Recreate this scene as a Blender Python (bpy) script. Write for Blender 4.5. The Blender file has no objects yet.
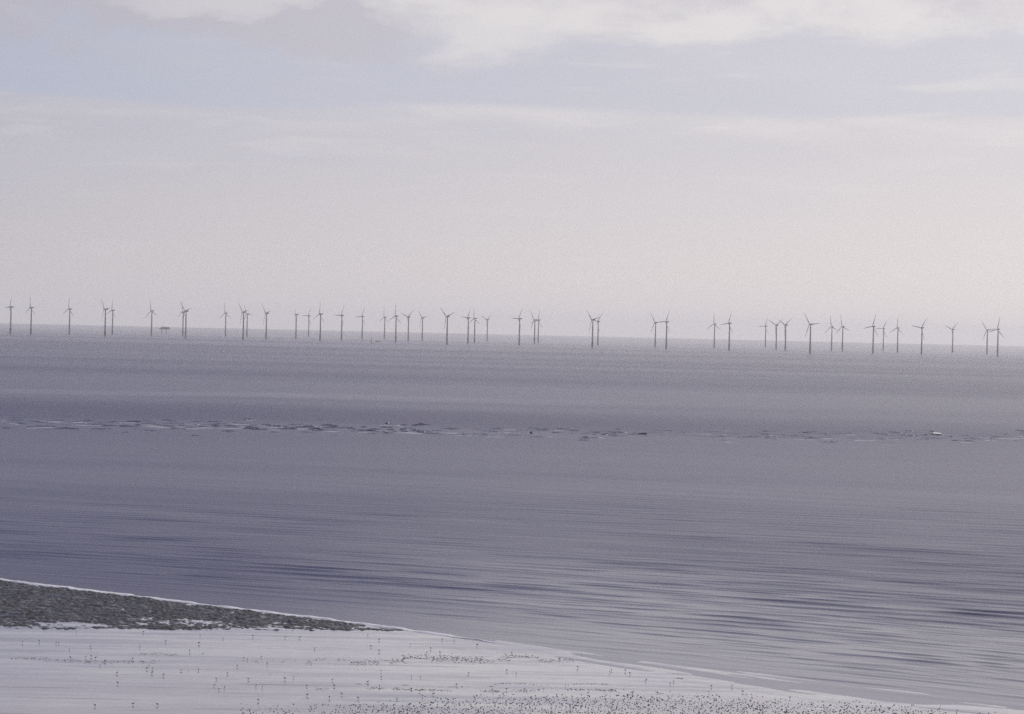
import bpy, bmesh, math, random
import numpy as np
from mathutils import Matrix, Vector

random.seed(7); rng = np.random.default_rng(11)
S = bpy.context.scene
COL = S.collection
R_EARTH = 7.4e6          # effective earth radius (with refraction), metres
EYE = 59.0               # viewpoint above the sea, metres
SUN_AZ, SUN_EL = math.radians(42.0), math.radians(33.0)   # clockwise from the view direction (+Y)

def drop(x, y): return -(x*x + y*y)/(2*R_EARTH)

# ------------------------------------------------------------------ helpers
def tag(o, label=None, cat=None, group=None, kind=None):
    if label: o['label'] = label
    if cat: o['category'] = cat
    if group: o['group'] = group
    if kind: o['kind'] = kind
    return o

def empty(name, loc, rz=0.0):
    o = bpy.data.objects.new(name, None); COL.objects.link(o)
    o.location = loc; o.rotation_euler = (0, 0, rz); o.empty_display_size = 1
    return o

def link(name, me, mats=(), parent=None, smooth=True):
    for m in mats: me.materials.append(m)
    if smooth and len(me.polygons):
        me.polygons.foreach_set('use_smooth', np.ones(len(me.polygons), dtype=bool))
    o = bpy.data.objects.new(name, me); COL.objects.link(o)
    if parent: o.parent = parent
    return o

def from_bm(name, bm, mats=(), parent=None, smooth=True):
    bmesh.ops.recalc_face_normals(bm, faces=bm.faces)
    me = bpy.data.meshes.new(name); bm.to_mesh(me); bm.free()
    return link(name, me, mats, parent, smooth)

def grid_mesh(name, P, mats=(), parent=None, smooth=True):
    """P: (rows, cols, 3) points -> quad sheet"""
    n, m = P.shape[:2]
    me = bpy.data.meshes.new(name)
    idx = np.arange(n*m).reshape(n, m)
    q = np.stack([idx[:-1, :-1], idx[:-1, 1:], idx[1:, 1:], idx[1:, :-1]], -1).reshape(-1, 4)
    me.vertices.add(n*m); me.vertices.foreach_set('co', P.astype(np.float32).ravel())
    me.loops.add(q.size); me.loops.foreach_set('vertex_index', q.astype(np.int32).ravel())
    me.polygons.add(len(q)); me.polygons.foreach_set('loop_start', (np.arange(len(q))*4).astype(np.int32))
    me.update(calc_edges=True); me.validate()
    return link(name, me, mats, parent, smooth)

def soup_mesh(name, V, F, mats=(), parent=None, smooth=True):
    me = bpy.data.meshes.new(name)
    me.vertices.add(len(V)); me.vertices.foreach_set('co', V.astype(np.float32).ravel())
    k = F.shape[1]
    me.loops.add(F.size); me.loops.foreach_set('vertex_index', F.astype(np.int32).ravel())
    me.polygons.add(len(F)); me.polygons.foreach_set('loop_start', (np.arange(len(F))*k).astype(np.int32))
    me.update(calc_edges=True); me.validate()
    return link(name, me, mats, parent, smooth)

def ring_loft(bm, rings):
    """rings: list of lists of Vector, same count; closed ends"""
    vs = [[bm.verts.new(p) for p in r] for r in rings]
    n = len(rings[0])
    for a, b in zip(vs, vs[1:]):
        for i in range(n):
            bm.faces.new((a[i], a[(i+1) % n], b[(i+1) % n], b[i]))
    bm.faces.new(vs[0][::-1]); bm.faces.new(vs[-1])

def circ(c, r, n=12, rx=None, ax='z'):
    rx = r if rx is None else rx
    out = []
    for i in range(n):
        a = 2*math.pi*i/n; u, v = rx*math.cos(a), r*math.sin(a)
        out.append(Vector((c[0]+u, c[1]+v, c[2])) if ax == 'z' else Vector((c[0]+u, c[1], c[2]+v)) if ax == 'y' else Vector((c[0], c[1]+u, c[2]+v)))
    return out

def box(bm, c, s, taper=1.0):
    x, y, z = s[0]/2, s[1]/2, s[2]/2
    ring_loft(bm, [[Vector((c[0]+a*x, c[1]+b*y, c[2]-z)) for a, b in ((-1, -1), (1, -1), (1, 1), (-1, 1))],
                   [Vector((c[0]+a*x*taper, c[1]+b*y*taper, c[2]+z)) for a, b in ((-1, -1), (1, -1), (1, 1), (-1, 1))]])

def tube(bm, a, b, r, n=8, r2=None):
    a, b = Vector(a), Vector(b); d = (b-a).normalized(); r2 = r if r2 is None else r2
    u = d.orthogonal().normalized(); w = d.cross(u)
    ring_loft(bm, [[a+(u*math.cos(2*math.pi*i/n)+w*math.sin(2*math.pi*i/n))*r for i in range(n)],
                   [b+(u*math.cos(2*math.pi*i/n)+w*math.sin(2*math.pi*i/n))*r2 for i in range(n)]])

def smooth01(a, b, x):
    t = np.clip((x-a)/(b-a), 0, 1); return t*t*(3-2*t)

def vnoise(x, y, seed=0):
    """value noise, numpy"""
    xi, yi = np.floor(x).astype(np.int64), np.floor(y).astype(np.int64)
    fx, fy = x-xi, y-yi; fx = fx*fx*(3-2*fx); fy = fy*fy*(3-2*fy)
    def h(i, j):
        n = (i*374761393 + j*668265263 + seed*982451653) & 0xffffffff
        n = ((n ^ (n >> 13))*1274126177) & 0xffffffff
        n = ((n ^ (n >> 16))*2246822519) & 0xffffffff
        return ((n ^ (n >> 15)) & 0xffff)/65535.0
    a, b, c, d = h(xi, yi), h(xi+1, yi), h(xi, yi+1), h(xi+1, yi+1)
    return (a*(1-fx)+b*fx)*(1-fy) + (c*(1-fx)+d*fx)*fy

# ------------------------------------------------------------------ node helpers
class NT:
    def __init__(s, tree): s.t = tree; s.n = tree.nodes; s.l = tree.links
    def new(s, typ, **kw):
        n = s.n.new(typ)
        for k, v in kw.items(): setattr(n, k, v)
        return n
    def put(s, sock, v):
        if hasattr(v, 'is_output'): s.l.new(v, sock)
        elif v is not None: sock.default_value = v
    def math(s, op, a, b=None, c=None, clamp=False):
        n = s.new('ShaderNodeMath', operation=op, use_clamp=clamp)
        for i, v in enumerate((a, b, c)): s.put(n.inputs[i], v)
        return n.outputs[0]
    def ramp(s, v, a, b, lo=0.0, hi=1.0, smooth=True):
        n = s.new('ShaderNodeMapRange', interpolation_type='SMOOTHSTEP' if smooth else 'LINEAR')
        for i, x in enumerate((v, a, b, lo, hi)): s.put(n.inputs[i], x)
        return n.outputs[0]
    def mix(s, f, a, b):
        n = s.new('ShaderNodeMix', data_type='RGBA')
        s.put(n.inputs[0], f); s.put(n.inputs[6], a); s.put(n.inputs[7], b)
        return n.outputs[2]
    def xyz(s, x, y, z):
        n = s.new('ShaderNodeCombineXYZ')
        for i, v in enumerate((x, y, z)): s.put(n.inputs[i], v)
        return n.outputs[0]
    def noise(s, vec, scale=1.0, detail=4.0, rough=0.5, dist=0.0):
        n = s.new('ShaderNodeTexNoise')
        s.put(n.inputs['Vector'], vec); n.inputs['Scale'].default_value = scale
        n.inputs['Detail'].default_value = detail; n.inputs['Roughness'].default_value = rough
        n.inputs['Distortion'].default_value = dist
        return n.outputs['Fac']
    def mapping(s, vec, rot=(0, 0, 0), scale=(1, 1, 1), loc=(0, 0, 0)):
        n = s.new('ShaderNodeMapping'); s.put(n.inputs['Vector'], vec)
        n.inputs['Rotation'].default_value = rot; n.inputs['Scale'].default_value = scale; n.inputs['Location'].default_value = loc
        return n.outputs[0]
    def stretch(s, vec, deg, length, width):
        """coordinates for a pattern drawn out along a compass of deg degrees from +X, in metres"""
        n = s.new('ShaderNodeMapping', vector_type='TEXTURE'); s.put(n.inputs['Vector'], vec)
        n.inputs['Rotation'].default_value = (0, 0, math.radians(deg)); n.inputs['Scale'].default_value = (length, width, 1)
        return n.outputs[0]

def material(name, color, rough=0.6, vary=0.0, vscale=1.0, **kw):
    m = bpy.data.materials.new(name); m.use_nodes = True
    t = NT(m.node_tree); p = t.n['Principled BSDF']
    p.inputs['Roughness'].default_value = rough
    for k, v in kw.items(): p.inputs[k].default_value = v
    if vary:
        tc = t.new('ShaderNodeTexCoord')
        f = t.noise(tc.outputs['Object'], vscale, 5, 0.6)
        c = t.mix(t.ramp(f, .3, .7), tuple(x*(1-vary) for x in color)+(1,), tuple(min(1, x*(1+vary)) for x in color)+(1,))
        t.put(p.inputs['Base Color'], c)
    else:
        p.inputs['Base Color'].default_value = tuple(color)+(1,)
    return m

# ------------------------------------------------------------------ world: sky
W = bpy.data.worlds.new('World'); S.world = W; W.use_nodes = True
t = NT(W.node_tree)
bg = t.n['Background']
sky = t.new('ShaderNodeTexSky', sky_type='NISHITA', sun_disc=False, sun_elevation=SUN_EL, sun_rotation=SUN_AZ, air_density=1.0, dust_density=1.5, ozone_density=1.0)
tc = t.new('ShaderNodeTexCoord')
D = tc.outputs['Generated']
sx = t.new('ShaderNodeSeparateXYZ'); t.put(sx.inputs[0], D)
X, Y, Z = sx.outputs
K = 26.34                                                # one unit of u, v = 2.18 degrees of sky
u = t.math('MULTIPLY', t.math('ARCTAN2', X, Y), K)
v = t.math('MULTIPLY', t.math('ARCSINE', Z), K)
# brightness of the hazy air rises towards the sun's azimuth
sd = t.math('ADD', t.math('MULTIPLY', X, math.sin(SUN_AZ)), t.math('MULTIPLY', Y, math.cos(SUN_AZ)))
sd = t.math('DIVIDE', sd, t.math('SQRT', t.math('ADD', t.math('ADD', t.math('MULTIPLY', X, X), t.math('MULTIPLY', Y, Y)), 1e-6)))
glow = t.ramp(sd, .60, .86, smooth=False)
low = t.mix(glow, (.560, .535, .560, 1), (.780, .725, .715, 1))       # air near the horizon
mid = t.mix(glow, (.500, .497, .562, 1), (.705, .677, .700, 1))       # a few degrees up
haze = t.mix(t.ramp(v, 0.4, 2.3), low, mid)
blue = t.mix(glow, (.460, .488, .600, 1), (.650, .642, .698, 1))      # gaps of thin blue between layers
skyc = t.new('ShaderNodeVectorMath', operation='SCALE'); t.put(skyc.inputs[0], sky.outputs[0]); skyc.inputs['Scale'].default_value = .08
high = skyc.outputs[0]
# thin stratus sheet with a ragged upper edge near v = 2.1
uv = t.xyz(t.math('MULTIPLY', u, .35), t.math('MULTIPLY', v, 2.2), 0.0)
n1 = t.noise(uv, 1.0, 6, .55, .3)
edge = t.math('ADD', t.math('MULTIPLY', t.math('SUBTRACT', t.noise(t.xyz(t.math('MULTIPLY', u, .3), 0.0, 3.7), 1.0, 4, .5), .5), .32), 2.10)
ev = t.math('SUBTRACT', v, edge)
gap = t.ramp(ev, -.04, .06)                              # 0 in the sheet, 1 in the blue gap above
gap = t.math('MULTIPLY', gap, t.ramp(n1, .72, .40, .55, 1.0))
fade_low = t.ramp(ev, -1.6, -.1, 0.0, .22)               # the sheet thins a little downwards, with streaks
streak = t.math('MULTIPLY', fade_low, t.ramp(n1, .38, .62, 1.0, 0.0))
c = t.mix(t.math('MAXIMUM', t.math('MULTIPLY', gap, .9), streak), haze, blue)
lip = t.math('MULTIPLY', t.ramp(ev, -.30, -.03), t.ramp(ev, .0, .10, 1.0, 0.0))   # brighter rim of the sheet
lip = t.math('MULTIPLY', lip, t.ramp(n1, .40, .62, .05, .55))
white = t.mix(glow, (.650, .625, .660, 1), (.80, .765, .765, 1))
c = t.mix(lip, c, white)
# faint wisps
n2 = t.noise(t.xyz(t.math('MULTIPLY', u, .55), t.math('MULTIPLY', v, 5.0), 9.0), 1.0, 5, .55, .5)
wisp = t.math('MULTIPLY', t.ramp(n2, .53, .75), t.math('MULTIPLY', t.ramp(v, 1.2, 2.0, .2, .6), t.ramp(v, 2.3, 3.0, 1.0, .3)))
wisp = t.math('MULTIPLY', wisp, t.math('MAXIMUM', t.ramp(v, 2.20, 2.08), t.ramp(u, -.8, 1.2, .3, 1.0)))
c = t.mix(wisp, c, white)
# cumulus along the top
n3 = t.noise(t.xyz(t.math('MULTIPLY', u, .62), t.math('MULTIPLY', v, 1.35), 2.3), 1.0, 9, .60, .25)
base = t.math('ADD', v, t.math('MULTIPLY', t.math('SUBTRACT', n3, .5), 1.5))
cov = t.ramp(t.math('SUBTRACT', base, t.ramp(u, .0, 3.0, .0, .10)), 2.68, 3.04)
nd = t.math('MULTIPLY', t.math('SUBTRACT', n3, .5), 1.1)
def puff(cu_, cv_, ru, rv, soft=1.0):
    a_ = t.math('POWER', t.math('ABSOLUTE', t.math('DIVIDE', t.math('ADD', t.math('SUBTRACT', u, cu_), nd), ru)), 2.0)
    b_ = t.math('POWER', t.math('ABSOLUTE', t.math('DIVIDE', t.math('ADD', t.math('SUBTRACT', v, cv_), nd), rv)), 2.0)
    return t.ramp(t.math('ADD', a_, b_), 1.0+soft, .1)
p_white = t.math('MAXIMUM', puff(-.30, 2.90, .62, .24, 1.6), t.math('MULTIPLY', puff(-2.55, 3.20, .95, .12, 3.0), .55))
p_grey = puff(-1.75, 2.92, 1.30, .14, 2.6)
cov = t.math('MAXIMUM', cov, t.math('MULTIPLY', t.math('MAXIMUM', p_white, p_grey), .9))
cov = t.math('MULTIPLY', cov, t.ramp(t.math('ABSOLUTE', u), 60, 82, 1.0, .6))
n4 = t.noise(t.xyz(t.math('MULTIPLY', u, .6), t.math('MULTIPLY', v, 1.6), 7.9), 1.0, 9, .60, .3)
lit = t.math('ADD', n4, t.ramp(u, -3.4, .4, -.10, .09))
lit = t.ramp(lit, .38, .66)
lit = t.math('SUBTRACT', t.math('MAXIMUM', lit, t.math('MULTIPLY', p_white, .95)), t.math('MULTIPLY', t.math('MULTIPLY', p_grey, .5), t.math('SUBTRACT', 1.0, p_white)), clamp=True)
dark = t.mix(glow, (.480, .465, .530, 1), (.65, .625, .67, 1))
bright = t.mix(glow, (.690, .665, .680, 1), (.80, .77, .77, 1))
cu = t.mix(lit, dark, bright)
c = t.mix(t.math('MULTIPLY', cov, .92), c, cu)
# overhead: broken cloud over the blue sky
n5 = t.noise(D, 5.0, 6, .55, .3)
over = t.mix(t.ramp(n5, .42, .62, .25, .75), high, t.mix(glow, (.180, .175, .37, 1), (.82, .78, .80, 1)))
final = t.mix(t.ramp(v, 4.0, 11.0), c, over)
t.put(bg.inputs['Color'], final); bg.inputs['Strength'].default_value = 1.0

# sun
sl = bpy.data.lights.new('sun', 'SUN'); sl.energy = 3.0; sl.angle = math.radians(.6); sl.color = (1.0, .94, .86)
so = bpy.data.objects.new('sun', sl); COL.objects.link(so)
sv = Vector((math.sin(SUN_AZ)*math.cos(SUN_EL), math.cos(SUN_AZ)*math.cos(SUN_EL), math.sin(SUN_EL)))
so.rotation_euler = sv.to_track_quat('Z', 'Y').to_euler(); so.location = sv*500

# ------------------------------------------------------------------ shoreline
SHORE = np.array([(-900, 1240), (-235.6, 683.0), (-168.4, 626.4), (-111.9, 580.6), (-86.6, 560.2), (-62.9, 540.2), (-34.6, 517.5), (-20.3, 505.0), (-4.8, 490.3),
                  (9.9, 474.9), (23.6, 460.5), (36.6, 447.0), (48.9, 435.4), (60.8, 425.6), (72.5, 418.5), (81.5, 412.3), (116.6, 384.8), (900, -230)], float)
def shore_s(x, y):
    """metres inland of the water's edge (negative: out at sea)"""
    return (np.interp(x, SHORE[:, 0], SHORE[:, 1]) - y)*.77
def beach_z(x, y):
    s = shore_s(x, y)
    z = np.where(s < 0, np.where(s > -12, .006*s, .03*s+.288), .008*s)
    z = np.where(s > 40, .32 + .002*(s-40), z)
    z = np.maximum(z, -6.0)
    along = (x-y)*.707
    fringe = (.6*vnoise(along/26+2, s/3.2, 15)+.4*vnoise(along/9, s/1.5, 16)-.5)*.30*np.exp(-((s-3)/15)**2)*smooth01(-45, 5, x)
    z = z + fringe
    far = (vnoise(x/14+3, y/30, 5)-.5)*.05 + (vnoise(x/4, y/9, 6)-.5)*.012
    return z + far*smooth01(6, 25, s)

# ------------------------------------------------------------------ water
def polar(radii, az):
    r, a = np.meshgrid(radii, az, indexing='ij')
    return r*np.sin(a), r*np.cos(a), r
PXA = 1/2634.0
az = np.concatenate([np.radians(np.linspace(-180, -20, 46, endpoint=False)), np.radians(np.linspace(-20, -14, 12, endpoint=False)),
                     np.radians(np.linspace(-14, 14, 480)), np.radians(np.linspace(14, 20, 13))[1:], np.radians(np.linspace(20, 180, 47))[1:]])
rad = EYE/np.concatenate([np.arange(EYE/360, EYE/1050, -.20*PXA), np.arange(EYE/1050, EYE/2600, -.5*PXA)])
rad = np.concatenate([np.linspace(40, rad[0], 14)[:-1], rad, np.geomspace(2600, 46000, 170)[1:]])
px_, py_, rr = polar(rad, az)
dr = np.gradient(rad)[:, None]
z = np.zeros_like(px_)
s_ = -shore_s(px_, py_)                                  # metres out from the edge
amp_far = smooth01(0, 60, s_)*.72 + .28*smooth01(0, 10, s_)
big = (.62 + .5*vnoise(px_/150+7, py_/120, 21))*(.82+.34*smooth01(-20, 90, px_))              # gusty patches
tan_c = .74 - .62*smooth01(400, 1000, py_)               # crests swing round to lie along the shore
cos_c = 1/np.sqrt(1+tan_c**2)
q_ = (py_ + np.clip(px_, -400, 400)*tan_c)*cos_c         # across the crests
l_ = (px_ - py_*tan_c)*cos_c                             # along the crests
for k in range(72):
    lam = 3.2*(4.4)**(rng.random())                      # 3.2 to 14 m
    a = .0046*lam**.8*(.5+rng.random())
    ph = rng.random()*6.28
    qk = q_ + l_*rng.normal(0, .12)
    env = np.clip(2.4*vnoise(l_/(lam*3.2)+k*3.1, q_/(lam*2.5)-k, 40+k)-.85, 0, .95)
    w = smooth01(7.0, 15.0, lam/(dr*cos_c+1e-6))
    cph = -2*math.pi/lam*qk+ph
    z += w*a*env*(2.2*((1+np.sin(cph+.4*np.cos(cph)))*.5)**5-.54)   # narrow crests, wide flat troughs
z *= amp_far*big
z += -(px_**2+py_**2)/(2*R_EARTH)
m_water = bpy.data.materials.new('sea_water'); m_water.use_nodes = True
t = NT(m_water.node_tree); p = t.n['Principled BSDF']
geo = t.new('ShaderNodeNewGeometry'); P_ = geo.outputs['Position']
sp = t.new('ShaderNodeSeparateXYZ'); t.put(sp.inputs[0], P_)
p.inputs['IOR'].default_value = 1.36
# wind patches: calmer and rougher bands of the surface
nb = t.noise(t.stretch(P_, -4, 2600, 420), 1.0, 4, .5, .3)
nb2 = t.noise(t.stretch(P_, -27, 170, 13), 1.0, 5, .6, .2)
closeby = t.ramp(sp.outputs[1], 1500, 700)
rough = t.math('ADD', t.math('SUBTRACT', t.ramp(nb, .35, .65, .33, .40), t.math('MULTIPLY', closeby, .03)), t.math('MULTIPLY', closeby, t.ramp(nb2, .3, .7, -.03, .03)))
# a long slick about two kilometres out and a ruffled belt behind the bar
sl_y = t.math('ADD', sp.outputs[1], t.math('MULTIPLY', t.math('SUBTRACT', t.noise(t.stretch(P_, 0, 500, 2000), 1, 3), .5), 260))
slick = t.math('MULTIPLY', t.ramp(sl_y, 1900, 1970), t.ramp(sl_y, 2010, 2110, 1.0, 0.0))
slick = t.math('MULTIPLY', slick, t.ramp(sp.outputs[0], 250, -100, .15, 1.0))
rough = t.math('SUBTRACT', rough, t.math('MULTIPLY', slick, .06))
rough = t.math('SUBTRACT', rough, t.ramp(sp.outputs[1], 4200, 12000, 0.0, .13))   # calmer offshore
belt = t.math('MULTIPLY', t.ramp(sl_y, 1420, 1520), t.ramp(sl_y, 1700, 1880, 1.0, 0.0))
rough = t.math('ADD', rough, t.math('MULTIPLY', belt, .05))
# sheltered shallow water along the sand spit
off = t.math('MULTIPLY', t.math('ADD', t.math('SUBTRACT', sp.outputs[1], 487.6), t.math('MULTIPLY', sp.outputs[0], .87)), .754)
calm = t.math('MULTIPLY', t.ramp(t.math('ADD', off, t.ramp(nb2, .3, .7, -14, 14)), 230, 15), t.ramp(sp.outputs[0], -75, 45))
rough = t.math('SUBTRACT', rough, t.math('MULTIPLY', calm, .24))
t.put(p.inputs['Roughness'], rough)
col = t.mix(t.ramp(nb2, .35, .7), (.026, .024, .084, 1), (.040, .037, .100, 1))
t.put(p.inputs['Base Color'], col)
b1 = t.noise(t.stretch(P_, -30, 2.6, .9), 1.0, 5, .62, .3)
b2 = t.noise(t.stretch(P_, -28, 9, 1.7), 1.0, 4, .6, .3)
wind = t.math('MULTIPLY', closeby, t.ramp(calm, 0, 1, 1, .35))
bump = t.new('ShaderNodeBump'); t.put(bump.inputs['Strength'], t.ramp(calm, 0, 1, .9, .25)); bump.inputs['Distance'].default_value = .10
t.put(bump.inputs['Height'], b1)
bump2 = t.new('ShaderNodeBump'); t.put(bump2.inputs['Strength'], t.math('MULTIPLY', wind, .55)); bump2.inputs['Distance'].default_value = .10
t.put(bump2.inputs['Height'], b2); t.l.new(bump.outputs[0], bump2.inputs['Normal'])
t.put(p.inputs['Normal'], bump2.outputs[0])
sea = grid_mesh('sea', np.stack([px_, py_, z], -1), [m_water]); tag(sea, kind='structure')

# ------------------------------------------------------------------ beach
az2 = np.radians(np.concatenate([np.linspace(-75, -14, 30, endpoint=False), np.linspace(-14, 14, 420), np.linspace(14, 75, 31)[1:]]))
rad2 = np.concatenate([np.linspace(20, 370, 20)[:-1], EYE/np.arange(EYE/370, EYE/760, -.8*PXA), np.linspace(770, 1500, 20)])
bx, by, _ = polar(rad2, az2)
bz = beach_z(bx, by) - (bx**2+by**2)/(2*R_EARTH)
m_sand = bpy.data.materials.new('wet_sand'); m_sand.use_nodes = True
t = NT(m_sand.node_tree); p = t.n['Principled BSDF']
geo = t.new('ShaderNodeNewGeometry'); P_ = geo.outputs['Position']
f1 = t.noise(t.stretch(P_, 2, 45, 5), 1.0, 6, .6, .4)
f2 = t.noise(t.stretch(P_, 0, 2.4, 1.6), 1.0, 5, .65)
f3 = t.noise(t.stretch(P_, 4, 60, 20), 1.0, 3, .5)
f4 = t.noise(t.stretch(P_, 2, 34, 1.5), 1.0, 4, .6, .5)
f5 = t.noise(t.stretch(P_, 8, 60, 34), 1.0, 3, .5)
runnel = t.math('MULTIPLY', t.ramp(f4, .56, .66), t.ramp(f5, .40, .58))
cs = t.mix(t.ramp(f5, .36, .62), (.115, .112, .180, 1), (.290, .268, .300, 1))
cs = t.mix(t.math('MULTIPLY', t.ramp(f1, .62, .38), .55), cs, (.125, .120, .150, 1))
cs = t.mix(t.math('MULTIPLY', runnel, .75), cs, (.085, .080, .100, 1))
t.put(p.inputs['Base Color'], cs)
t.put(p.inputs['Roughness'], t.math('ADD', t.ramp(f1, .38, .60, .16, .42), t.ramp(f2, .3, .7, -.06, .08)))
p.inputs['IOR'].default_value = 1.36
p.inputs['Coat Weight'].default_value = 1.0; p.inputs['Coat IOR'].default_value = 1.38
t.put(p.inputs['Coat Roughness'], t.math('ADD', t.ramp(f3, .35, .65, .03, .12), t.math('ADD', t.ramp(f1, .40, .62, 0, .10), t.math('MULTIPLY', runnel, .15))))
bump = t.new('ShaderNodeBump'); bump.inputs['Strength'].default_value = .5; bump.inputs['Distance'].default_value = .04
t.put(bump.inputs['Height'], t.math('ADD', f2, t.math('MULTIPLY', f1, 2.0)))
t.put(p.inputs['Normal'], bump.outputs[0])
beach = grid_mesh('wet_sand', np.stack([bx, by, bz], -1), [m_sand]); tag(beach, kind='structure')

# ------------------------------------------------------------------ dark stony bank by the water's edge
BOT = np.array([(-900, 380), (-164.8, 478.5), (-129.8, 483.7), (-93.7, 487.5), (-66.5, 491.9), (-38.9, 497.3), (-22.1, 501.3), (-18, 503.4)], float)
gx = np.arange(-260, -17.5, .24); n_t = 250
ylo = np.interp(gx, BOT[:, 0], BOT[:, 1]); yhi = np.interp(gx, SHORE[:, 0], SHORE[:, 1]) - 1.2
tt = np.linspace(0, 1, n_t)[:, None]
GX = np.repeat(gx[None, :], n_t, 0); GY = ylo[None, :] + (yhi-ylo)[None, :]*tt
edge_t = np.minimum(GY-ylo[None, :], (yhi[None, :]-GY)*1.6)
lump = .40*vnoise(GX/1.3+.4*vnoise(GX/2, GY/2, 14), GY/1.5, 1) + .48*vnoise(GX/.48+9, GY/.75, 2) + .40*vnoise(GX/6+GY/9, GY/2.6, 3)
cover = vnoise(GX/16+2, GY/7, 4)
hgt = (lump-.63)*.62 + .20*(cover-.45) + .20*smooth01(0, 34, GY-ylo[None, :])
rag = vnoise(GX/5, GY/2.5, 8)*5.0*np.clip((yhi-ylo)[None, :]/14, .05, 1)
hgt = np.where(edge_t < rag, hgt - (.16)*(1-edge_t/np.maximum(rag, .01)), hgt)
hgt = np.where(edge_t < .2, -.3, hgt)
GZ = beach_z(GX, GY) + hgt + drop(GX, GY)
m_stone = material('weedy_stones', (.011, .011, .019), .6, .6, .9)
t = NT(m_stone.node_tree); tc = t.new('ShaderNodeTexCoord')
t.put(t.n['Principled BSDF'].inputs['Roughness'], t.ramp(t.noise(t.stretch(tc.outputs['Object'], 0, 2.4, 1.1), 1, 3), .48, .66, .75, .18))
bank = grid_mesh('stony_bank', np.stack([GX, GY, GZ], -1), [m_stone]); tag(bank, 'dark weedy stony bank lying along the foam at the water edge', kind='stuff')

# scattered stones along the lower edge of the beach
def ico():
    bm = bmesh.new(); bmesh.ops.create_icosphere(bm, subdivisions=1, radius=1.0)
    V = np.array([x.co[:] for x in bm.verts]); F = np.array([[w.index for w in f.verts] for f in bm.faces]); bm.free()
    return V, F
IV, IF = ico()
def scatter(name, pts, size, mats, flat=.6, sink=.15, stretch=1.0):
    Vs, Fs = [], []
    for i, (x, y) in enumerate(pts):
        sc = size[i]; q = IV*(1+.22*(rng.random((len(IV), 1))-.5)*2)
        a = rng.random()*6.28; ca, sa = math.cos(a), math.sin(a)
        q = np.stack([(q[:, 0]*ca-q[:, 1]*sa)*stretch, q[:, 0]*sa+q[:, 1]*ca, q[:, 2]*flat], 1)*sc
        q += np.array([x, y, float(beach_z(np.array(x), np.array(y))) + drop(x, y) + sc*flat*(1-sink*2)*.6])
        Vs.append(q); Fs.append(IF+i*len(IV))
    return soup_mesh(name, np.concatenate(Vs), np.concatenate(Fs), mats, smooth=False)
pts, sz = [], []
while len(pts) < 15500:
    x, y = rng.uniform(-40, 110), rng.uniform(290, 432)
    s = float(shore_s(np.array(x), np.array(y)))
    if s < 2.0: continue
    top = np.interp(x, [-40, -18, -8, 5, 20, 40, 60, 75, 110], [400, 407, 413, 419, 427, 425, 421, 413, 396])
    d = top-y + 5*(vnoise(np.array(x/7), np.array(y/7), 13)-.5)
    if rng.random() > min(1, max(0, (y-292-20*float(vnoise(np.array(x/9), np.array(y/9), 17)))/80))**1.5: continue
    if d < 0 or rng.random() > .06+.94*min(1, d/13.0)**1.5: continue
    pts.append((x, y)); sz.append(rng.uniform(.04, .13))
m_peb = material('shore_stones', (.075, .072, .080), .6, .6, .6)
tag(scatter('stones', pts, sz, [m_peb]), 'countless small dark stones scattered on the lower wet sand', kind='stuff')

# strand lines of weed on the sand
pts, sz = [], []
for (xa, ya, xb, yb, n, w, sm) in ((-62, 446, -30, 452, 90, 1.0, .10), (-34, 450, -14, 456, 520, 2.2, .12), (-18, 458, 6, 464, 620, 2.6, .13), (2, 463, 12, 462, 160, 1.4, .12),
                                   (-24, 424, 2, 424.5, 240, .5, .10), (-30, 417, 18, 423.5, 560, .7, .12), (-2, 428, 17, 431, 160, .5, .10), (-84, 446, -58, 444, 260, 1.1, .11), (-64, 455, -50, 458, 130, .9, .10),
                                   (20, 441, 30, 441, 140, .4, .10), (-58, 431, -34, 434, 80, 1.6, .09)):
    for i in range(n):
        q = rng.random(); x = xa+(xb-xa)*q; y = ya+(yb-ya)*q + rng.normal(0, w)+1.2*math.sin(q*9)
        if vnoise(np.array(x/2.3), np.array(y/6), 31) < .40: continue
        pts.append((x, y)); sz.append(sm*.55*rng.uniform(.5, 1.4))
m_weed = material('strand_weed', (.10, .090, .085), .8, .4, .5)
tag(scatter('strand_weed', pts, sz, [m_weed], flat=.35, stretch=1.8), 'thin broken strand lines of weed across the wet sand', kind='stuff')

# ------------------------------------------------------------------ foam at the water's edge
xs = np.arange(-250, 14, .45)
ys = np.interp(xs, SHORE[:, 0], SHORE[:, 1])
prof = np.array([(-1.0, -.10), (-.75, .04), (-.4, .16), (0, .23), (.4, .20), (.9, .06), (1.15, -.10)])
wid = 1.5*(.55+.8*vnoise(xs/6, xs*0+1, 51))*(1-.5*smooth01(-60, 10, xs))*smooth01(14, -14, xs)
hig = (.5+.8*vnoise(xs/2.2, xs*0+4, 52))*smooth01(12, -30, xs)
jit = (vnoise(xs/3.0, xs*0+8, 53)-.5)*1.6
nrm = np.array([.64, .77])                                # seawards
FP = np.zeros((len(xs), len(prof), 3))
for j, (o_, h_) in enumerate(prof):
    off = o_*wid+jit+.3
    FP[:, j, 0] = xs+nrm[0]*off; FP[:, j, 1] = ys+nrm[1]*off
    FP[:, j, 2] = np.where(h_ > 0, h_*hig*(.75+.5*vnoise(xs*1.7+j*5, xs*0, 54)), h_) + drop(xs, ys) + .02
m_foam = material('sea_foam', (.66, .66, .68), .85, .15, .8)
tag(grid_mesh('shore_foam', FP, [m_foam]), 'thin white line of foam where the water meets the stony bank', kind='stuff')

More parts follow.
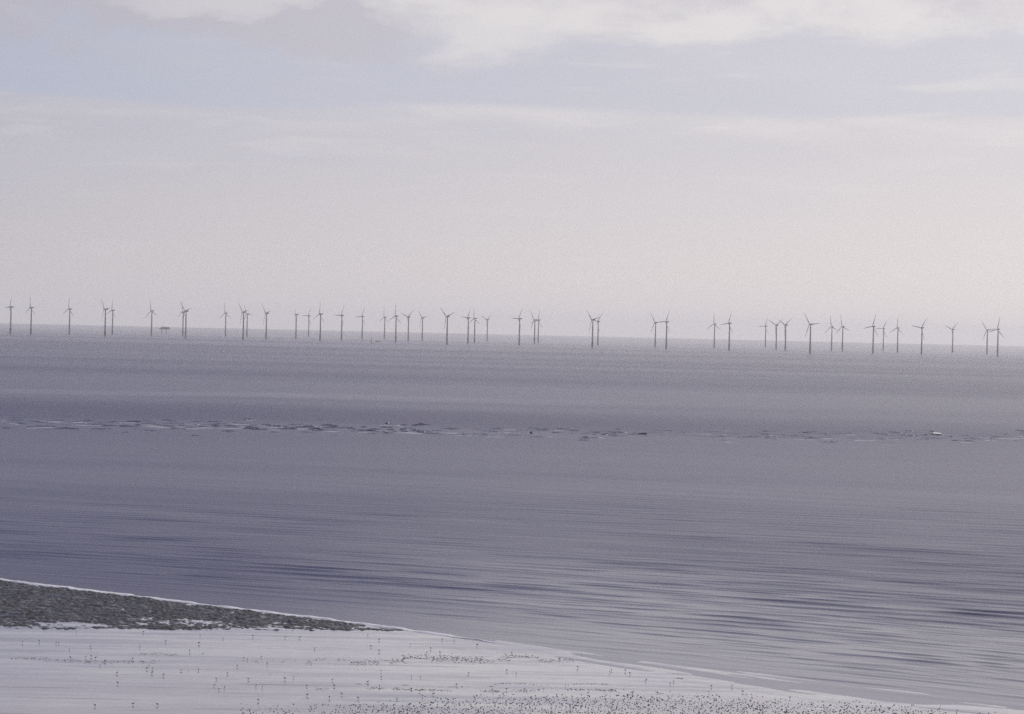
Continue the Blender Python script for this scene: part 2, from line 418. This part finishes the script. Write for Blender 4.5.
# ------------------------------------------------------------------ breaking waves on the bar about 1.4 km out
def ridge(Vs, Fs, x, y, L, Wd, H, rot, sea_mat):
    n, m = 15, 7
    uu = np.linspace(-1, 1, n); vv = np.linspace(-1, 1, m)
    U, V = np.meshgrid(uu, vv, indexing='ij')
    px = U*L/2
    bend = (rng.random()-.5)*Wd*.9*(U**2) + (vnoise(U*3+rng.random()*99, U*0, 61)-.5)*Wd*.6
    py = V*Wd/2*(.5+.5*(1-U**2)) + bend
    shp = np.where(V < -.15, np.clip((V+1)/.85, 0, 1)**1.6, np.clip((1-V)/1.15, 0, 1)**.8)
    pz = H*shp*np.clip(1-np.abs(U)**2.2, 0, 1)*(.6+.8*vnoise(U*4+rng.random()*99, V*0, 62)) - .12
    c, s = math.cos(rot), math.sin(rot)
    gx_, gy_ = x+px*c-py*s, y+px*s+py*c
    Pn = np.stack([gx_, gy_, pz-(gx_**2+gy_**2)/(2*R_EARTH)], -1).reshape(-1, 3)
    idx = np.arange(n*m).reshape(n, m)+sum(len(q) for q in Vs)
    Vs.append(Pn); Fs.append(np.stack([idx[:-1, :-1], idx[1:, :-1], idx[1:, 1:], idx[:-1, 1:]], -1).reshape(-1, 4))
wV, wF, fV, fF = [], [], [], []
def bar_y(x): return np.interp(x, [-330, -260, -150, -60, 0, 60, 150, 290, 340], [1405, 1408, 1428, 1424, 1436, 1450, 1472, 1530, 1545])
for i in range(430):
    x = -330+350*(i+rng.random())/210 if i < 210 else rng.uniform(25, 340)
    strong = .80 if -260 < x < -30 else .55 if x < 150 else .75
    cl = .45+.7*float(vnoise(np.array(x/30.0), np.array(0.0), 71))
    y = bar_y(x)+rng.normal(0, 40)
    ridge(wV, wF, x, y, rng.uniform(4, 14), rng.uniform(3.0, 7), strong*cl*rng.uniform(.5, 1.25), math.radians(rng.normal(-4, 5)), None)
    if rng.random() < (.30 if x < 0 else .12):
        ridge(fV, fF, x+rng.normal(3, 5), y-rng.uniform(9, 22), rng.uniform(8, 26), rng.uniform(9, 16), .10*strong+.13, math.radians(rng.normal(-4, 4)), None)
tag(soup_mesh('breaking_waves', np.concatenate(wV), np.concatenate(wF), [m_water]), 'band of low dark breaking waves crossing the middle of the sea', kind='stuff')
m_foam2 = material('thin_foam', (.40, .40, .42), .85, .2, .3)
tag(soup_mesh('wave_foam', np.concatenate(fV), np.concatenate(fF), [m_foam2]), 'pale broken flecks of foam among the breaking waves', kind='stuff')

# ------------------------------------------------------------------ wind turbines
m_paint = material('turbine_paint', (.10, .10, .11), .45, .06, .2)
m_blade = material('blade_paint', (.13, .13, .14), .4, .05, .2)
m_pile = material('transition_piece', (.06, .058, .055), .6, .2, .4)
m_steel = material('dark_steel', (.10, .10, .11), .55, .2, .5)
HUB = 80.0
def make_turbine():
    root = empty('wind_turbine', (0, 0, 0))
    bm = bmesh.new()
    ring_loft(bm, [circ((0, 0, -8), 2.35, 16), circ((0, 0, 15.5), 2.35, 16), circ((0, 0, 15.5), 2.7, 16), circ((0, 0, 16.0), 2.7, 16)])
    fo = from_bm('foundation', bm, [m_pile], root)
    bm = bmesh.new()
    ring_loft(bm, [circ((0, 0, 16.02), 4.0, 16), circ((0, 0, 16.4), 4.0, 16)])
    for i in range(12):
        a = i*math.pi/6; q = (3.9*math.cos(a), 3.9*math.sin(a)); a2 = a+math.pi/6; q2 = (3.9*math.cos(a2), 3.9*math.sin(a2))
        tube(bm, (q[0], q[1], 16.4), (q[0], q[1], 17.6), .06, 5); tube(bm, (q[0], q[1], 17.55), (q2[0], q2[1], 17.55), .05, 5)
    tube(bm, (0, -3.0, -3), (0, -3.0, 16.2), .18, 6); tube(bm, (.9, -3.0, -3), (.9, -3.0, 16.2), .18, 6)
    from_bm('platform', bm, [m_steel], fo)
    bm = bmesh.new()
    ring_loft(bm, [circ((0, 0, z_), r_, 20) for z_, r_ in ((16.4, 2.35), (16.9, 2.3), (40, 2.05), (60, 1.8), (78.0, 1.45), (78.3, 1.5))])
    from_bm('tower', bm, [m_paint], root)
    bm = bmesh.new()                                     # nacelle, wind side towards -Y
    def rr_(y, hw, zl, zh, r=.5):
        return [Vector(q) for q in ((-hw+r, y, zl), (hw-r, y, zl), (hw, y, zl+r), (hw, y, zh-r), (hw-r, y, zh), (-hw+r, y, zh), (-hw, y, zh-r), (-hw, y, zl+r))]
    ring_loft(bm, [rr_(-2.9, 1.1, 78.9, 81.3), rr_(-2.2, 1.7, 78.3, 81.9), rr_(4.5, 1.8, 78.3, 82.2), rr_(7.0, 1.6, 78.6, 82.2), rr_(7.6, 1.2, 79.1, 81.7)])
    na = from_bm('nacelle', bm, [m_paint], root)
    bm = bmesh.new()
    tube(bm, (-.6, 6.3, 82.2), (-.6, 6.3, 84.2), .09, 5); tube(bm, (.6, 6.3, 82.2), (.6, 6.3, 83.6), .09, 5); tube(bm, (-1.0, 6.3, 83.5), (.9, 6.3, 83.5), .07, 5)
    from_bm('wind_mast', bm, [m_steel], na)
    bm = bmesh.new()
    ring_loft(bm, [circ((0, y_, 0), r_, 14, ax='y') for y_, r_ in ((1.55, 1.35), (.8, 1.7), (-.6, 1.7), (-1.7, 1.25), (-2.4, .55), (-2.6, .1))])
    hub = from_bm('hub', bm, [m_paint], root)
    hub.location = (0, -4.45, HUB)
    bm = bmesh.new()
    rings = []
    for rz_, ch, th, tw in ((1.2, 1.9, 1.9, 30), (3.5, 2.1, 1.7, 26), (8, 3.7, 1.0, 16), (14, 3.3, .7, 9), (24, 2.5, .48, 4), (34, 1.8, .3, 1), (42, 1.15, .18, 0), (45, .45, .08, 0)):
        c_, s_w = math.cos(math.radians(tw)), math.sin(math.radians(tw)); r_ = []
        ch *= .78; rz_ *= .89
        for i in range(10):
            a = 2*math.pi*i/10; xx = ch*(.5*math.cos(a)+.12 if ch > 1.56 else .5*math.cos(a)); yy = th*.5*math.sin(a)*(1+.4*math.cos(a))
            r_.append(Vector((xx*c_-yy*s_w, xx*s_w+yy*c_, rz_)))
        rings.append(r_)
    ring_loft(bm, rings)
    bl = from_bm('blade', bm, [m_blade], hub)
    for k in (1, 2):
        b2_ = bl.copy(); COL.objects.link(b2_); b2_.parent = hub; b2_.rotation_euler = (0, math.radians(120*k), 0)
    return root
def copy_tree(o, parent=None):
    c = o.copy(); COL.objects.link(c); c.parent = parent
    for ch in list(o.children): copy_tree(ch, c)
    return c
TURB = [(-1475, 7741, 27), (-1444, 7899, 0), (-1420, 8441, 5), (-1200, 7758, -35), (-1344, 8848, 10), (-1165, 8501, -8), (-1124, 8980, 0), (-980, 7899, -45), (-990, 9086, -3),
        (-785, 7680, -40), (-964, 9562, -25), (-769, 8224, -40), (-729, 8870, 60), (-791, 10219, 30), (-575, 7879, 8), (-562, 8662, 30), (-540, 9465, 25), (-479, 9858, 0),
        (-363, 8192, 5), (-351, 8873, 51), (-327, 9544, -40), (-187, 7528, -48), (-142, 8419, 35), (-126, 8759, -2), (-98, 10220, 55), (21, 8060, 32), (75, 8950, -33), (95, 9710, 15),
        (230, 7567, -42), (293, 9025, 42), (470, 8667, -33), (458, 7837, 28), (687, 8964, 0), (644, 7824, 22), (976, 10163, 25), (884, 8826, -62), (865, 8345, 57), (818, 7234, -35),
        (1090, 8994, -8), (1078, 8603, -12), (1065, 7777, 20), (1397, 9922, 30), (1292, 8836, 5), (1239, 7974, 38), (1533, 9173, 50), (1582, 8779, -37), (1428, 7750, 14)]
LABELS = [
 'grey wind turbine closest to the left edge of the picture, blades forming a flat T',
 'grey wind turbine second from the left edge, one blade pointing straight up',
 'grey wind turbine standing alone, third from the left, before the first close pair',
 'nearer left turbine of the first close pair from the left, blade reaching down left',
 'right turbine of the first close pair from the left, slimmer than its neighbour',
 'grey wind turbine just left of the low offshore platform',
 'paler left turbine of the overlapping pair right of the offshore platform',
 'darker right turbine of the overlapping pair right of the offshore platform, blade raised right',
 'grey wind turbine standing alone, ninth from the left, slim blade pointing straight up',
 'darker left turbine of the tangled pair with crossed blades, tenth from the left',
 'pale right turbine of the tangled pair with crossed blades, eleventh from the left',
 'grey wind turbine just right of the tangled pair, twelfth from left, blades in a Y',
 'grey turbine whose blades hardly show, like a bare post, thirteenth from the left',
 'small faint wind turbine right of a bare post like one, fourteenth from left',
 'tall dark wind turbine, fifteenth from the left, right beside a small faint one',
 'grey wind turbine, sixteenth from left, blade stretched level to the left',
 'pale wind turbine rising just behind the short marker post, left of it',
 'pale slim wind turbine nearest the right of the short marker post and low boat',
 'dark wind turbine, second to the right of the short marker post',
 'grey wind turbine, third right of the marker post, blade raised to the upper right',
 'faint wind turbine, fourth right of the marker post, blade raised to the upper left',
 'tall dark wind turbine standing alone, twenty-second from left, with a visible wide base',
 'left turbine of the three small ones left of centre, blade stretched level left',
 'middle turbine of the three small ones left of centre, blade pointing straight up',
 'faint short right turbine of the three small ones left of centre, blades in a Y',
 'dark wind turbine at the centre, left of a close pair, blade raised right',
 'left turbine of the close pair just right of centre, blade raised up left',
 'right turbine of the close pair just right of centre, small and faint',
 'tall dark front turbine of the overlapping pair right of centre, blades in a Y',
 'paler rear turbine of the overlapping pair right of centre, half hidden by a dark one',
 'left turbine of the pair whose blades meet level, eighteen places from the right end',
 'taller right turbine of the pair whose blades meet level, blade raised right',
 'pale wide looking turbine, left of the pair at three quarters of the row',
 'dark turbine, right of the pair at three quarters of the row',
 'smallest faintest turbine, left of the trio in the right part of the row',
 'middle turbine of the trio right of three quarters along, blade raised left',
 'right turbine of the trio right of three quarters along, blades in a Y',
 'tallest nearest turbine standing alone in the right part, blade raised up left',
 'faint left turbine of the pair right of the tallest near one',
 'right turbine of the pair just right of the tallest near one, blade reaching right',
 'dark turbine with level T blades, left of a fainter small one, seventh from right',
 'faint small turbine beside the dark level T one, sixth from the right',
 'slim pale turbine, fifth from the right end of the row',
 'dark turbine standing alone, fourth from the right end, blade raised right',
 'pale turbine standing alone, third from the right end, blades in a wide Y',
 'second from the right end of the row, blade raised left, paler of the last pair',
 'last wind turbine at the right end of the row, blade pointing nearly straight up']
proto = make_turbine()
for i, ((x, y, phi), lab) in enumerate(zip(TURB, LABELS)):
    o = proto if i == 0 else copy_tree(proto)
    o.location = (x, y, drop(x, y)); o.rotation_euler = (0, 0, math.radians(-87 if i == 12 else -52 + (i*37 % 11 - 5)*1.2))
    for ch in o.children:
        if ch.name.startswith('hub'): ch.rotation_euler = (0, math.radians(phi), 0)
    tag(o, lab, 'wind turbine', 'wind turbines in a row far out at sea')

# ------------------------------------------------------------------ offshore platform
a_ = math.atan2(-1344, 10167); d_ = 9750
root = empty('offshore_platform', (d_*math.sin(a_), d_*math.cos(a_), drop(0, d_)), -a_)
tag(root, 'low flat topped offshore platform on two sets of legs among the turbines', 'sea platform')
bm = bmesh.new(); box(bm, (0, 0, 19.4), (41, 22, 2.8)); box(bm, (0, 0, 17.4), (33, 18, 1.2)); from_bm('deck', bm, [m_steel], root, False)
bm = bmesh.new(); box(bm, (3, 0, 23.4), (30, 16, 5.2)); box(bm, (-10, 3, 22.2), (5, 8, 2.8)); from_bm('deckhouse', bm, [m_steel], root, False)
bm = bmesh.new(); tube(bm, (-9, 0, 20.8), (-9, 0, 31), .35, 6); tube(bm, (-9, 0, 31), (-1, 0, 29), .3, 6); from_bm('crane', bm, [m_steel], root, False)
for lx in (-9.5, 8.5):
    bm = bmesh.new()
    for ly in (-6, 6): tube(bm, (lx, ly, -6), (lx, ly, 16.8), 1.3, 8)
    tube(bm, (lx, -6, 3), (lx, 6, 14), .5, 6); tube(bm, (lx, 6, 3), (lx, -6, 14), .5, 6)
    from_bm('leg', bm, [m_steel], root)

# marker post and low dark boat beside it
x, y = -393.4, 7345
root = empty('marker_post', (x, y, drop(x, y))); tag(root, 'short dark marker post standing in the sea beside a low boat', 'marker post')
bm = bmesh.new(); ring_loft(bm, [circ((0, 0, -4), 1.5, 10), circ((0, 0, 9), 1.3, 10), circ((0, 0, 9), 1.0, 10), circ((0, 0, 14), .9, 10)]); from_bm('post', bm, [m_steel], root)
bm = bmesh.new(); ring_loft(bm, [circ((0, 0, 14.02), 1.9, 10), circ((0, 0, 14.6), 1.9, 10), circ((0, 0, 14.6), .7, 10), circ((0, 0, 17.0), .6, 10), circ((0, 0, 17.6), .2, 10)]); from_bm('lantern', bm, [m_steel], root)

def hull_bm(L, B, H, n=9, keel=-.4, sheer=.25, bluff=.5):
    bm = bmesh.new(); rings = []
    for i in range(n):
        q = i/(n-1); x_ = (q-.5)*L; w = B/2*(1-max(0, (q-bluff)/(1-bluff))**2.2*.96)*(1-.22*(1-q)**3)
        h = H*(1+sheer*max(0, q-.4)**2*2.5)
        rings.append([Vector((x_, -w, h)), Vector((x_, -w*.92, h*.35)), Vector((x_, -w*.5, keel)), Vector((x_, w*.5, keel)), Vector((x_, w*.92, h*.35)), Vector((x_, w, h)), Vector((x_, w*.88, h*.96)), Vector((x_, -w*.88, h*.96))])
    ring_loft(bm, rings); return bm
m_dkhull = material('dark_hull', (.05, .05, .06), .5, .2, .5)
m_wthull = material('white_hull', (.80, .80, .78), .4, .05, .8)
m_glass = material('window_glass', (.03, .035, .04), .1)
x, y = -410.5, 8050
root = empty('workboat', (x, y, drop(x, y)), math.radians(4)); tag(root, 'low dark boat on the far sea just right of the marker post', 'boat')
from_bm('hull', hull_bm(16, 5, 2.0), [m_dkhull], root)
bm = bmesh.new(); box(bm, (-3, 0, 2.9), (4.5, 3.4, 2.0), .9); from_bm('wheelhouse', bm, [m_dkhull], root, False)
bm = bmesh.new(); tube(bm, (-3, 0, 3.9), (-3, 0, 7.0), .1, 6); from_bm('mast', bm, [m_dkhull], root)

x, y = 248.9, 1536
root = empty('small_boat', (x, y, drop(x, y)), math.radians(6)); tag(root, 'small white boat with a dark waterline on the sea at the right', 'boat')
from_bm('hull', hull_bm(5.6, 2.1, .55, keel=-.3), [m_dkhull], root)
bm = bmesh.new()                                      # white sheet added over the boat, tilted to catch sun and look bright
ring_loft(bm, [[Vector((x_, -1.3, z_+.0)), Vector((x_, 1.2, z_+.62)), Vector((x_, 1.2, z_+.50)), Vector((x_, -1.3, z_-.10))] for x_, z_ in ((-2.3, 1.05), (-1.0, .92), (1.0, .74), (2.3, .62))])
from_bm('added_canopy', bm, [m_wthull], root, False)
bm = bmesh.new(); box(bm, (-3.0, 0, .55), (.4, .45, 1.0), .8); from_bm('outboard_motor', bm, [m_dkhull], root, False)

x, y = 73.3, 1452
root = empty('rowing_boat', (x, y, drop(x, y)), math.radians(-5)); tag(root, 'small dark low boat on the sea right of centre', 'boat')
from_bm('hull', hull_bm(4.4, 1.6, .7), [m_dkhull], root)
bm = bmesh.new(); box(bm, (.3, 0, .80), (1.4, 1.1, .3), .8); from_bm('cover', bm, [material('canvas', (.30, .29, .24), .8)], root, False)
bm = bmesh.new(); box(bm, (-2.3, 0, .6), (.3, .35, .7), .8); from_bm('outboard_motor', bm, [m_dkhull], root, False)

x, y = 11.5, 1430
root = empty('mooring_buoy', (x, y, drop(x, y))); tag(root, 'small dark buoy floating near the centre of the sea', 'buoy')
bm = bmesh.new(); ring_loft(bm, [circ((0, 0, z_), r_, 14) for z_, r_ in ((-.5, .7), (-.1, 1.05), (.35, 1.1), (.75, .8), (.95, .35))]); from_bm('float', bm, [m_dkhull], root)
bm = bmesh.new(); tube(bm, (0, 0, .9), (0, 0, 1.35), .09, 6); tube(bm, (-.22, 0, 1.35), (.22, 0, 1.35), .08, 6); from_bm('lifting_eye', bm, [m_dkhull], root)

# ------------------------------------------------------------------ wading birds
BIRDS = [(-56.2, 483.9, 'bank'), (-51.5, 479.7, 'bank'), (-46.6, 485.1, 'bank'), (-40.6, 484.1, 'bank'), (-38.0, 484.6, 'bank'), (-34.0, 468.4, 'mid'), (-24.2, 473.6, 'right'), (-25.8, 491.8, 'bank'), (-22.4, 467.5, 'right'), (-23.3, 485.0, 'bank'), (-45.0, 452.6, 'mid'), (-44.2, 450.9, 'mid'), (-42.2, 454.9, 'mid'), (-40.3, 445.6, 'mid'), (-45.0, 441.7, 'mid'), (-45.6, 432.3, 'mid'), (-46.6, 425.2, 'mid'), (-46.1, 417.5, 'mid'), (-44.9, 413.5, 'mid'), (-44.2, 415.2, 'mid'), (-41.5, 425.9, 'mid'), (-39.5, 417.9, 'mid'), (-38.4, 416.8, 'mid'), (-35.7, 427.3, 'mid'), (-34.5, 429.6, 'mid'), (-31.6, 419.7, 'mid'), (-27.2, 420.4, 'right'), (-28.0, 427.2, 'right'), (-22.2, 425.6, 'right'), (-20.7, 439.7, 'right'), (-20.3, 432.2, 'right'), (-20.0, 421.1, 'right'), (-25.4, 411.2, 'right'), (-27.1, 407.1, 'mid'), (-22.6, 407.1, 'right'), (-30.7, 409.2, 'mid'), (-37.6, 402.2, 'mid'), (-17.3, 478.4, 'right'), (-13.4, 473.3, 'right'), (-11.8, 488.0, 'edge'), (-9.5, 486.7, 'edge'), (-5.2, 480.3, 'edge'), (-14.0, 467.3, 'right'), (-11.6, 467.5, 'right'), (1.1, 469.5, 'edge'), (9.6, 463.3, 'edge'), (0.3, 444.7, 'right'), (1.9, 441.0, 'right'), (12.5, 451.9, 'right'), (-6.1, 439.7, 'right'), (-13.9, 433.0, 'right'), (-15.4, 433.3, 'right'), (-14.8, 419.0, 'right'), (-13.5, 416.8, 'right'), (-12.8, 411.4, 'stones'), (-11.2, 413.6, 'stones'), (-8.7, 407.4, 'stones'), (-7.9, 408.4, 'stones'), (-7.8, 424.9, 'right'), (0.3, 421.3, 'right'), (-0.2, 415.0, 'stones'), (0.3, 407.1, 'stones'), (-2.0, 420.6, 'right'), (9.9, 427.6, 'right'), (10.7, 414.7, 'stones'), (13.3, 419.1, 'stones'), (11.5, 410.6, 'stones'), (-14.5, 401.3, 'stones'), (3.2, 421.9, 'right'), (17.8, 446.7, 'right'), (18.2, 449.3, 'right'), (20.5, 448.9, 'edge'), (21.2, 445.5, 'right'), (23.4, 436.6, 'right'), (27.3, 433.7, 'right'), (28.0, 436.4, 'right'), (20.5, 420.9, 'stones'), (19.6, 418.1, 'stones'), (19.0, 416.0, 'stones'), (23.4, 415.5, 'stones'), (33.9, 431.7, 'right'), (33.0, 424.5, 'stones'), (37.4, 432.6, 'edge'), (38.6, 425.8, 'stones'), (39.7, 422.0, 'stones'), (45.6, 420.1, 'stones'), (-83.2, 469.3, 'bank'), (-85.8, 467.1, 'bank'), (-79.8, 467.0, 'bank'), (-79.4, 467.1, 'bank'), (-73.1, 463.3, 'left'), (-64.5, 464.0, 'mid'), (-61.2, 473.4, 'bank'), (-55.0, 471.6, 'bank'), (-67.1, 486.8, 'bank'), (-79.0, 484.2, 'bank'), (-77.8, 446.0, 'left'), (-73.9, 447.3, 'left'), (-71.6, 449.0, 'left'), (-70.8, 450.0, 'left'), (-69.8, 448.0, 'left'), (-67.6, 444.1, 'left'), (-67.5, 438.6, 'left'), (-63.4, 447.5, 'mid'), (-55.2, 460.0, 'mid'), (-63.4, 429.7, 'left'), (-61.4, 417.5, 'left'), (-59.5, 439.7, 'mid'), (-58.5, 436.3, 'mid'), (-57.8, 430.7, 'mid'), (-55.6, 428.3, 'mid'), (-59.4, 435.9, 'mid'), (-50.8, 436.1, 'mid'), (-53.5, 434.6, 'mid'), (-55.8, 395.3, 'mid'), (-52.1, 395.2, 'mid'), (-61.1, 392.8, 'left'), (-76.0, 458.5, 'left')]
m_plume = material('dark_plumage', (.045, .042, .045), .7, .3, 9.0)
m_legs = material('bird_legs', (.12, .06, .045), .6)
def make_bird():
    root = empty('wading_bird', (0, 0, 0))
    bm = bmesh.new()
    # one skin from tail to bill, looking to +X
    st = [(-.205, .235, .012, .008), (-.15, .245, .035, .020), (-.09, .240, .058, .052), (-.01, .232, .068, .074), (.07, .245, .060, .070), (.125, .275, .042, .052),
          (.150, .315, .030, .036), (.163, .350, .030, .033), (.182, .372, .031, .033), (.208, .374, .022, .022), (.225, .370, .010, .010), (.275, .358, .006, .007), (.300, .352, .003, .003)]
    rings = []
    for i, (x_, z_, hw, hh) in enumerate(st):
        a_, b_ = st[max(0, i-1)], st[min(len(st)-1, i+1)]
        tx, tz = b_[0]-a_[0], b_[1]-a_[1]; l = math.hypot(tx, tz); nx, nz = -tz/l, tx/l
        rings.append([Vector((x_+nx*hh*math.sin(q*math.pi/5), hw*math.cos(q*math.pi/5), z_+nz*hh*math.sin(q*math.pi/5))) for q in range(10)])
    ring_loft(bm, rings)
    from_bm('body', bm, [m_plume], root)
    for sgn in (-1, 1):
        bm = bmesh.new()
        tube(bm, (.0, .028*sgn, .19), (-.018, .03*sgn, .10), .011, 6, .007); tube(bm, (-.018, .03*sgn, .10), (0, .032*sgn, -.015), .007, 6, .006)
        for fa in (-.5, 0, .5): tube(bm, (0, .032*sgn, .004), (.05*math.cos(fa), .032*sgn+.05*math.sin(fa), .002), .005, 5, .003)
        from_bm('leg', bm, [m_legs], root)
    return root
BL = {'bank': 'tiny dark wading bird on the wet sand close below the dark stony bank',
      'edge': 'tiny dark wading bird at the very edge of the rippled shallow water',
      'stones': 'tiny dark wading bird among or beside the small stones on the lower sand',
      'left': 'tiny dark wading bird on open wet sand at the far left',
      'mid': 'tiny dark wading bird on open wet sand well below the middle of the bank',
      'right': 'tiny dark wading bird on open wet sand, below the stony bank tip, near centre'}
pb = make_bird()
for i, (x, y, k) in enumerate(BIRDS):
    o = pb if i == 0 else copy_tree(pb)
    o.location = (x, y, float(beach_z(np.array(x), np.array(y)))+drop(x, y)); o.rotation_euler = (0, 0, random.uniform(0, 6.28)); sc = random.uniform(.85, 1.2)
    o.scale = (sc, sc, sc)
    tag(o, BL[k], 'bird', 'wading birds scattered over the wet sand')

# ------------------------------------------------------------------ haze: one closed box of air
bm = bmesh.new(); box(bm, (0, 0, 20), (94000, 94000, 320))
m_haze = bpy.data.materials.new('haze_air'); m_haze.use_nodes = True
t = NT(m_haze.node_tree); t.n.remove(t.n['Principled BSDF'])
pv = t.new('ShaderNodeVolumePrincipled')
pv.inputs['Color'].default_value = (.995, .985, .99, 1); pv.inputs['Density'].default_value = 4.5e-5; pv.inputs['Anisotropy'].default_value = .25
t.l.new(pv.outputs[0], t.n['Material Output'].inputs['Volume'])
hz = from_bm('haze', bm, [m_haze], None, False); tag(hz, kind='stuff')

# ------------------------------------------------------------------ camera and render settings
cam = bpy.data.cameras.new('camera'); co = bpy.data.objects.new('camera', cam); COL.objects.link(co); S.camera = co
cam.sensor_width = 36; cam.lens = 2634/1024*36; cam.clip_start = 1; cam.clip_end = 200000
roll, pitch = math.atan(.0225), math.atan(33.0/2634)
fwd = Vector((0, math.cos(pitch), -math.sin(pitch))); up0 = Vector((0, math.sin(pitch), math.cos(pitch))); rt0 = Vector((1, 0, 0))
rt = rt0*math.cos(roll)+up0*math.sin(roll); up = up0*math.cos(roll)-rt0*math.sin(roll)
M = Matrix((rt, up, -fwd)).transposed().to_4x4(); M.translation = Vector((0, 0, EYE)); co.matrix_world = M
S.view_settings.view_transform = 'Standard'; S.view_settings.look = 'None'; S.view_settings.exposure = 0; S.view_settings.gamma = 1
S.render.resolution_x, S.render.resolution_y = 1024, 714
S.render.engine = 'CYCLES'
S.cycles.max_bounces = 6; S.cycles.volume_bounces = 2; S.cycles.transparent_max_bounces = 4
S.cycles.use_denoising = False
S.cycles.sample_clamp_indirect = 4.0
S.cycles.sample_clamp_direct = 3.0
